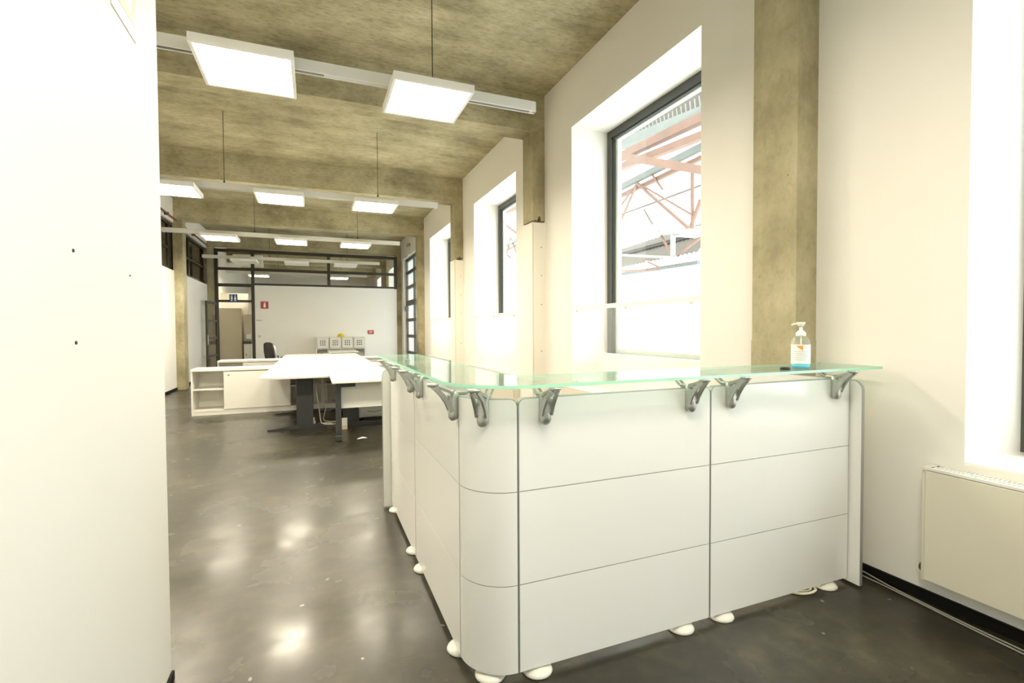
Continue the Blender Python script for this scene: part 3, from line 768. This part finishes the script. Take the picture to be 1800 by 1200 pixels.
# ------------------------------------------------------------------ desks
def make_desk(y0, y1, x0, x1, label, colx):
    t = thing('office_desk', label, 'desk', ((x0+x1)/2, (y0+y1)/2, 0), group='white office desks')
    w, l = (x1-x0)/2, (y1-y0)/2
    B().box(-w, w, -l, l, .715, .74, bev=.003).build('desktop', M['desk'], t)
    for s in (-1, 1):
        yy = s*(l-.34)
        g = B().box(colx-.105, colx+.105, yy-.03, yy+.03, .04, .70, bev=.008)
        leg = g.build('leg', M['desk_leg'], t)
        # tapering floor foot
        B().poly([(-w+.06, 0), (w-.02, 0), (w-.02, .018), (colx+.12, .045), (colx-.12, .045), (-w+.06, .018)], 'y', yy-.035, yy+.035).build('foot', M['desk_leg'], leg)
        B().box(-w+.08, w-.08, yy-.025, yy+.025, .69, .715).build('top_beam', M['desk_leg'], leg)
    B().box(colx-.03, colx+.03, -l+.38, l-.38, .60, .69).build('cable_tray', M['desk_leg'], t)
    cg = B().lathe([(0, .7401), (.035, .7401), (.035, .743), (.022, .743), (.022, .7405), (0, .7405)], n=20).build('cable_port', M['desk'], t); cg.location = (w*.55, -l+.55, 0)
    return t
d0 = make_desk(6.92, 8.955, -.655, .172, 'white desk on dark T legs nearest the shelf cabinet, at the front of the cluster', .113)
make_desk(6.92, 8.955, .178, 1.005, 'white desk behind the side desk with the hanging modesty board', -.12)
make_desk(9.47, 11.25, -.66, .172, 'white desk between the two rows of cabinets, on the doorway side', .1)
make_desk(9.47, 11.25, .178, 1.0, 'white desk between the two rows of cabinets, on the window side', -.1)
make_desk(11.76, 13.4, -.655, .172, 'white desk behind the second row of cabinets, on the doorway side', .1)
make_desk(11.76, 13.4, .178, 1.0, 'white desk behind the second row of cabinets, on the window side', -.1)
make_desk(14.2, 15.6, .36, 1.16, 'white desk standing alone before the perforated lockers', 0)
# side desk with post legs and modesty board
t = thing('side_desk', 'white side desk on dark post legs, half hidden by the counter', 'desk', (0, 0, 0), group='white office desks')
B().box(.187, 1.80, 6.09, 6.912, .715, .74, bev=.003).build('desktop', M['desk'], t)
for x in (.262, 1.73):
    leg = B().box(x-.032, x+.032, 6.235, 6.305, .045, .70, bev=.008).build('leg', M['desk_leg'], t)
    B().box(x-.03, x+.20*(1 if x < 1 else -1), 6.25, 6.29, .655, .7145).build('top_arm', M['desk_leg'], leg)
    B().box(x-.036, x+.036, 6.22, 6.31, 0, .075, bev=.012).build('leg_foot', M['desk_leg'], leg)
B().box(.30, 1.70, 6.33, 6.35, .385, .705).build('modesty_panel', M['desk'], t)
B().box(.45, .54, 6.24, 6.28, .7401, .7425).build('cable_port', M['desk'], t)

# low shelf cabinets with sliding doors
def make_cabinet(label, x0, yf):
    t = thing('shelf_cabinet', label, 'cabinet', (x0, yf, 0), group='low white sliding-door cabinets')
    Lc, D, th = 1.93, .45, .022
    b = B()
    b.box(0, th, 0, D, .0, .70); b.box(Lc-th, Lc, 0, D, .0, .70); b.box(th, Lc-th, D-.01, D, .05, .70)
    b.box(th, Lc-th, .004, D-.01, .055, .08); b.box(th, Lc-th, .008, .03, 0, .055)
    b.box(.50, .50+th, .03, D-.01, .08, .70); b.box(1.40, 1.40+th, .03, D-.01, .08, .70)
    b.build('carcass', M['desk'], t)
    B().box(-.001, Lc+.001, -.015, D+.005, .70, .738, bev=.003).build('top', M['desk'], t)
    for xa, xb in ((th, .50), (1.40+th, Lc-th)): B().box(xa, xb, .03, D-.012, .395, .417).build('shelf', M['desk'], t)
    B().box(.45, 1.42, -.004, .014, .085, .69).build('sliding_door', M['desk'], t)
    k = B().lathe([(0, 0), (.016, 0), (.016, .006), (.012, .01), (0, .01)], n=14).build('door_lock', M['alu'], t); k.matrix_local = Matrix.Translation((.52, -.004, .64)) @ Matrix.Rotation(PI/2, 4, 'X')
    return t
cab0 = make_cabinet('low white cabinet with two open shelves, at the doorway end of the nearer row', -1.80, 8.985)
dup(cab0, (.135, 8.985, 0), 'low white cabinet behind the front desks on the window side of the nearer row')
dup(cab0, (-1.80, 11.28, 0), 'low white cabinet of the further row, at the doorway end')
dup(cab0, (.135, 11.28, 0), 'low white cabinet of the further row, on the window side')

# pedestal and cables under the desks
t = thing('drawer_pedestal', 'silver-grey drawer pedestal on the floor under the desks', 'pedestal', (.80, 7.55, 0))
B().box(-.20, .24, 0, .5, .04, .52, bev=.006).build('body', M['alu'], t)
for i in range(3):
    d = B().box(-.19, .23, -.02, -.001, .05+.155*i, .195+.155*i, bev=.004).build('drawer', M['alu'], t)
    B().tube([(-.08, -.03, .14+.155*i), (.02, -.045, .125+.155*i), (.12, -.03, .14+.155*i)], .008, 8).build('handle', M['silver'], d)
for x in (-.15, .19):
    for y in (.06, .44): B().lathe([(0, 0), (.02, 0), (.02, .04), (0, .04)], (x, y, 0), 10).build('castor', M['dark'], t)
def squiggle(cx, cy, n, s, z=.006):
    return [(cx+random.uniform(-s, s), cy+random.uniform(-s*.6, s*.6), z+random.uniform(0, .03)) for _ in range(n)]
cable('desk_cable', [(.02, 7.62, .58), (.03, 7.58, .4), (.06, 7.54, .2), (.07, 7.50, .02), (.10, 7.46, .007), (.20, 7.44, .007), (.27, 7.40, .007), (.20, 7.36, .007), (.08, 7.38, .02), (.12, 7.45, .03), (.22, 7.41, .02)], .006, M['cable_w'], 'cream cable hanging from the front desk into a tangle')
cable('desk_cable', [(.30, 7.36, .007), (.22, 7.34, .007), (.26, 7.33, .02), (.34, 7.335, .02), (.36, 7.37, .012), (.42, 7.42, .007), (.52, 7.44, .007), (.58, 7.49, .007)], .006, M['cable_w'], 'cream cable running from the tangle towards the pedestal')
cable('desk_cable', [(.15, 7.95, .56), (.18, 7.9, .35), (.15, 7.82, .15), (.10, 7.74, .02), (.14, 7.66, .007), (.24, 7.58, .007), (.34, 7.56, .007)], .005, M['cable_w'], 'thin cream cable looping down behind the dark desk leg')
t = thing('power_strip', 'white power strip in the cable tangle under the front desk', 'power strip', (-.02, 7.58, 0), .25)
B().box(-.14, .02, -.025, .025, 0, .045, bev=.006).build('strip_body', M['white'], t)
for i in range(2): B().box(-.12+.08*i, -.07+.08*i, -.02, .02, .0455, .09, bev=.004).build('plug', M['white'], t)
t = thing('adapter', 'small white box standing by the post leg of the side desk', 'adapter', (.37, 7.0, 0))
B().box(-.035, .035, -.03, .03, 0, .15, bev=.006).build('casing', M['white'], t); B().box(-.03, .03, -.034, -.0305, .0, .05).build('socket_face', M['tan'], t)
pp = B(); A = [pp.bm.verts.new(p) for p in ((-.06, -.02, .001), (.0, -.035, .012), (.07, .0, .004), (.03, .035, .014), (-.04, .02, .006), (.0, .0, .022))]
for i in range(5): pp.bm.faces.new((A[i], A[(i+1) % 5], A[5]))
o = pp.build('paper_scrap', M['paper']); o.location = (.53, 6.28, .001); tag(o, 'crumpled white scrap of paper on the floor before the desks', 'paper')

# office chair
t = thing('office_chair', 'dark office chair with pale back edge near the back wall', 'chair', (-.86, 14.3, 0), math.radians(122))
def cush(name, w, h, d, loc, rx, mat, seg=12):
    b = B(); bm = b.bm
    bmesh.ops.create_cube(bm, size=1)
    bmesh.ops.subdivide_edges(bm, edges=bm.edges[:], cuts=5, use_grid_fill=True)
    for v in bm.verts:
        p = v.co*2
        k = [abs(p[i])**4 for i in range(3)]
        nrm = (k[0]+k[1]+k[2])**.25
        q2 = p/ max(nrm, 1e-6)
        v.co = Vector((q2.x*w/2, q2.y*d/2, q2.z*h/2))
    for f in bm.faces: f.smooth = True
    o = b.build(name, mat, t); o.matrix_local = Matrix.Translation(loc) @ Matrix.Rotation(rx, 4, 'X')
    return o
cush('seat', .48, .09, .46, (0, 0, .47), 0, M['chair'])
cush('backrest', .42, .50, .08, (0, .20, .76), -.12, M['alu'])
cush('back_shell', .46, .54, .07, (0, .262, .76), -.12, M['chair'])
bk = B(); bk.tube([(-.19, .26, .56), (-.2, .29, .8), (-.15, .315, .99), (0, .32, 1.02), (.15, .315, .99), (.2, .29, .8), (.19, .26, .56)], .014, 8); bk.build('back_frame', M['chair'], t)
B().tube([(0, .1, .42), (0, .26, .44), (0, .285, .62)], .02, 8).build('back_stem', M['dark'], t)
for s in (-1, 1): B().tube([(s*.25, .12, .46), (s*.27, .1, .64), (s*.27, -.12, .65), (s*.25, -.14, .46)], .016, 8).build('armrest', M['dark'], t)
B().tube([(0, 0, .08), (0, 0, .43)], .025, 10).build('gas_column', M['dark'], t)
for i in range(5):
    a = 2*PI*i/5
    lg = B().bar((0, 0, .10), (.28*math.cos(a), .28*math.sin(a), .07), .045, .03).build('leg', M['dark'], t)
    B().lathe([(0, 0), (.02, .0), (.026, .02), (.02, .045), (0, .055)], (.28*math.cos(a), .28*math.sin(a), 0), 10).build('castor', M['dark'], lg)

# lockers with perforated doors
t = thing('locker', 'cream locker unit with four perforated doors against the back wall', 'locker', (.055, 16.42, 0))
LW = 1.485; b = B()
for x in (0, LW-.03): b.box(x, x+.03, 0, .37, 0, 1.115)
b.box(.03, LW-.03, .35, .37, 0, 1.115); b.box(.03, LW-.03, 0, .35, 1.095, 1.115); b.box(.03, LW-.03, 0, .35, .735, .755); b.box(.03, LW-.03, 0, .35, .02, .06)
for i in range(1, 4): b.box(LW*i/4-.012, LW*i/4+.012, .01, .35, .06, 1.095)
b.build('carcass', M['desk'], t)
for i in range(4):
    xa, xb = .036+LW*i/4*.985, LW*(i+1)/4*.985-.006
    d = B().box(xa, xb, -.012, .006, .765, 1.088, bev=.003).build('door', M['desk'], t)
    h = B(); cx_ = (xa+xb)/2
    for a in (-1, 0, 1):
        for c2 in (-1, 0, 1): h.box(cx_+a*.06-.017, cx_+a*.06+.017, -.0135, -.0121, .935+c2*.06-.017, .935+c2*.06+.017)
    h.build('perforation', M['hole'], d)
hh = B().lathe([(0, 0), (.13, 0), (.13, .012), (.105, .016), (.10, .05), (.08, .085), (.045, .105), (0, .112)], n=24, sx=1.0, sy=.85).build('hard_hat', M['yellow'])
hh.location = (.80, 16.56, 1.1155); tag(hh, 'small yellow rounded cap lying on top of the locker unit', 'cap')

# signs, switch and plates on the back wall
def sign(name, x0, x1, z0, z1, y, mat, label, cat='sign'):
    t = thing(name, label, cat, ((x0+x1)/2, y, (z0+z1)/2)); w, h = (x1-x0)/2, (z1-z0)/2
    B().box(-w, w, -.006, .006, -h, h).build('plate', mat, t)
    return t, w, h
t, w_, h_ = sign('extinguisher_sign', -1.49, -1.285, 2.005, 2.225, YP-.009, M['red'], 'square red fire extinguisher sign on the white back wall')
g = B(); g.poly([(-.03, -.075), (.03, -.075), (.03, .02), (.018, .04), (-.018, .04), (-.03, .02)], 'y', -.008, -.0062)
g.poly([(-.012, .042), (.012, .042), (.012, .058), (.045, .066), (.045, .075), (-.03, .075), (-.03, .064), (-.012, .058)], 'y', -.008, -.0062)
g.build('extinguisher_symbol', M['white'], t)
t, w_, h_ = sign('toilet_sign', -2.325, -2.115, 2.20, 2.425, YP-.035, M['blue'], 'small blue toilet sign with two white figures above the doorway')
g = B()
for cx_, skirt in ((-.045, False), (.045, True)):
    g.lathe([(0, -.001), (.015, -.001), (.015, .001), (0, .001)], n=12)
    n0 = len(g.bm.verts)
    vs = [v for v in g.bm.verts][-(12*2+2):]
    for v in vs: v.co = Vector((cx_+v.co.x, -.0075+v.co.z, .075+v.co.y))
    if skirt: g.poly([(cx_-.032, -.035), (cx_+.032, -.035), (cx_+.014, .05), (cx_-.014, .05)], 'y', -.0085, -.0062)
    else: g.poly([(cx_-.024, -.02), (cx_+.024, -.02), (cx_+.024, .05), (cx_-.024, .05)], 'y', -.0085, -.0062)
    for s in (-1, 1): g.poly([(cx_+s*.012-.009, -.088), (cx_+s*.012+.009, -.088), (cx_+s*.012+.009, -.015), (cx_+s*.012-.009, -.015)], 'y', -.0084, -.0063)
g.build('figure_symbol', M['white'], t)
t, w_, h_ = sign('notice_sign', 1.655, 1.845, 1.20, 1.325, YP-.009, M['red'], 'small red notice with white lettering beside the lockers')
g = B()
for z, a, b2 in ((.028, -.065, .065), (.004, -.055, .06), (-.022, -.062, .05)):
    x = a
    while x < b2:
        ww = random.uniform(.010, .02); g.box(x, min(x+ww, b2), -.0075, -.0061, z-.006, z+.006); x += ww+.005
g.build('lettering', M['white'], t)
t, w_, h_ = sign('light_switch', -1.585, -1.50, 1.12, 1.20, YP-.009, M['desk'], 'small cream light switch on the back wall by the doorway', 'switch')
B().box(-.025, .025, -.012, -.006, -.025, .025, bev=.002).build('rocker', M['grey'], t)
sign('wall_strip', -1.63, -1.475, 1.63, 1.658, YP-.009, M['grey'], 'thin grey strip fixed to the back wall under the red sign', 'strip')
t = thing('wall_fixture', 'small dark fixture with cable above the gridded glazing', 'fixture', (XR, 15.25, 3.94))
B().box(-.08, 0, -.14, .14, -.05, .05, bev=.01).build('fixture_body', M['grey'], t)
B().tube([(-.02, 0, -.05), (-.02, -.02, -.2), (-.03, .1, -.30), (-.03, .5, -.33)], .012, 8).build('fixture_cable', M['grey'], t)

# marks and frame on the near partition
for (y, z, r_, lab) in ((1.48, 1.542, .0045, 'dark screw in the near white partition, upper of the vertical pair'), (1.481, 1.322, .0045, 'dark screw in the near white partition, lower of the vertical pair'), (1.868, 1.522, .0028, 'tiny dark pin near the edge of the white partition')):
    o = B().lathe([(0, 0), (r_, 0), (r_, .002), (r_*.5, .003), (0, .003)], n=12).build('wall_screw', M['dark'])
    o.matrix_world = Matrix.Translation((-.53, y, z)) @ Matrix.Rotation(PI/2, 4, 'Y'); tag(o, lab, 'screw', 'screws in the near partition')
t = thing('framed_panel', 'pale framed panel with tan inner edges high on the near partition', 'panel', (-.53, 1.87, 2.293))  # framed panel on the partition, contents not known
yy, hz = .107, .55
g = B(); g.box(0, .004, -yy, yy, 0, .005); g.box(0, .004, -yy, -yy+.004, .005, hz); g.box(0, .004, yy-.003, yy, .005, hz); g.box(0, .004, -yy, yy, hz-.005, hz)
g.build('outer_trim', M['alu'], t)
B().box(0, .003, -yy+.004, yy-.003, .005, hz-.005).build('board', M['white'], t)
g = B(); g.box(.003, .0042, -yy+.03, -yy+.05, .045, hz-.03); g.box(.003, .0042, yy-.03, yy-.006, .045, hz-.03); g.box(.003, .0042, -yy+.05, yy-.03, .045, .075); g.build('inner_border', M['tan'], t)
B().box(.003, .006, yy-.044, yy-.036, .13, hz-.05).build('slot', M['redpipe'], t)

# ------------------------------------------------------------------ the hall roof outside the windows
def ext(name, label, cat): return thing(name, label, cat, kind='structure')
def longer(a, b, k0, k1):
    a, b = Vector(a), Vector(b); return a + (a-b)*k0, b + (b-a)*k1
t = ext('roof_gutter', 'pale grey gutter beam with hanger straps under the hall roof outside', 'gutter')
zg = lambda y: 6.67 + (y-9.62)*.1225
zt = lambda y: 7.116 + (y-9.62)*.042
a, b2 = longer((9, 13.13, zg(13.13)), (9, 9.62, zg(9.62)), 2.2, 1.2); B().bar(a, b2, .26, .26).build('gutter_beam', M['gutter'], t)
g = B()
for i in range(48):
    y = 7.0 + i*.165
    if zt(y) > zg(y)+.16: g.bar((9.0, y, zg(y)+.10), (9.0, y+.05, zt(y)), .03, .03)
g.build('hanger_slats', M['pale'], t)
g = B(); prev = None
for i in range(80):
    y = 4 + i*.2; off = .03 if i % 2 else 0
    cur = (g.bm.verts.new((9.45+off, y, zg(y)+.05)), g.bm.verts.new((8.7+off, y, max(zt(y), zg(y)+.2)+.75)))
    if prev: g.bm.faces.new((prev[0], cur[0], cur[1], prev[1]))
    prev = cur
md = g.build('roof_deck', M['roofing'], t).modifiers.new('th', 'SOLIDIFY'); md.thickness = .03
t = ext('roof_truss', 'pale red steel roof trusses of the hall outside the window', 'roof truss')
def mem(a, b2, wd, mat='pink', k0=0, k1=0):
    a, b2 = longer(a, b2, k0, k1); B().bar(a, b2, wd, wd).build('chord' if wd > .12 else 'web_member', M[mat], t)
mem((8, 11.675, 6.12), (8, 8.534, 5.96), .20, 'pink', 5, 1)
mem((8, 10.746, 5.76), (8, 8.514, 5.58), .17, 'pink', 6, 1)
mem((7.5, 10.945, 5.862), (7.5, 7.977, 4.603), .18, 'pink', 0, .4)
mem((10, 14.627, 6.25), (10, 10.662, 6.34), .17, 'gutter', 5, 1)
mem((10.1, 14.627, 6.0), (10.1, 10.662, 6.09), .12, 'pink', 5, 1)
for a, b2, w2 in (((10, 13.584, 6.141), (10, 14.627, 5.555), .05), ((10, 13.584, 6.141), (10, 14.558, 5.025), .06), ((10, 13.584, 6.141), (10, 11.2, 4.22), .075),
                  ((10, 13.522, 6.124), (10, 11.092, 4.587), .05), ((10, 11.031, 5.9), (10, 11.021, 4.155), .07), ((10, 10.7, 4.9), (10, 11.1, 4.2), .08), ((10, 12.9, 6.3), (10, 12.3, 5.6), .05)): mem(a, b2, w2)
mem((11, 14.673, 5.693), (11, 11.721, 5.682), .05, 'roofing', 2, .6); mem((11, 14.541, 5.58), (11, 14.064, 4.962), .05, 'roofing')
# more bays of web members further along, seen through the other windows
for j in range(1, 7):
    yb_ = 14.6 + 3.4*j
    mem((10, yb_, 6.3), (10, yb_-1.7, 4.2), .08); mem((10, yb_, 6.3), (10, yb_+1.7, 4.2), .08); mem((8, yb_, 6.4), (10, yb_, 5.2), .09)
t = ext('corrugated_roof', 'beige corrugated shed roof with pale steel struts outside the window', 'roof')
def sheet(pts, nrib, mat, name):
    b = B(); A, Bq, Cq, Dq = [Vector(p) for p in pts]     # A->B top edge, D->C bottom edge
    nrm = (Bq-A).cross(Dq-A).normalized(); prev = None
    for i in range(nrib*2+1):
        k = i/(nrib*2); off = nrm*(.06 if i % 2 else 0)
        p, q2 = b.bm.verts.new(A.lerp(Bq, k)+off), b.bm.verts.new(Dq.lerp(Cq, k)+off)
        if prev: b.bm.faces.new((prev[0], p, q2, prev[1]))
        prev = (p, q2)
    o = b.build(name, M[mat], t); md = o.modifiers.new('th', 'SOLIDIFY'); md.thickness = .03
sheet([(14, 20.4, 5.20), (14, 13.6, 5.45), (12.6, 13.6, 4.05), (12.6, 20.4, 4.05)], 30, 'roofing', 'roof_sheet')
B().bar((13.3, 20.4, 4.75), (13.3, 13.6, 4.85), .10, .13).build('eaves_beam', M['roofing_dark'], t)
for a, b2, w2, m_ in (((12, 18.6, 4.62), (12, 12.0, 3.5), .10, 'pale'), ((12, 15.24, 4.90), (12, 11.8, 4.55), .17, 'pale'), ((12, 14.194, 4.737), (12, 14.19, 3.883), .13, 'pale'),
                      ((12, 15.009, 4.991), (12, 14.19, 3.883), .07, 'pink'), ((12, 13.982, 3.895), (12, 12.6, 4.46), .07, 'pink'),
                      ((12, 17.551, 3.76), (12, 14.906, 3.52), .07, 'pink'), ((12, 16.001, 4.063), (12, 14.907, 3.6), .06, 'pink'), ((13, 18.923, 3.80), (13, 14.0, 3.72), .14, 'gutter')):
    B().bar(a, b2, w2, w2).build('strut', M[m_], t)

# ------------------------------------------------------------------ light: overcast bright sky through the windows, lamps inside
wd = bpy.data.worlds.new('sky'); SC.world = wd; wd.use_nodes = True
nt = wd.node_tree
for n_ in list(nt.nodes): nt.nodes.remove(n_)
o_ = nt.nodes.new('ShaderNodeOutputWorld'); bg = nt.nodes.new('ShaderNodeBackground')
bg.inputs['Color'].default_value = (.935, .975, 1.0, 1); bg.inputs['Strength'].default_value = SKY
nt.links.new(bg.outputs[0], o_.inputs[0])

SC.cycles.max_bounces = 12; SC.cycles.diffuse_bounces = 8; SC.cycles.glossy_bounces = 4; SC.cycles.transparent_max_bounces = 14
SC.cycles.sample_clamp_indirect = 8
SC.cycles.use_denoising = True
SC.view_settings.view_transform = 'Standard'; SC.view_settings.look = 'None'
SC.view_settings.gamma = 1.0; SC.view_settings.use_curve_mapping = False
SC.view_settings.exposure = EXPOSURE
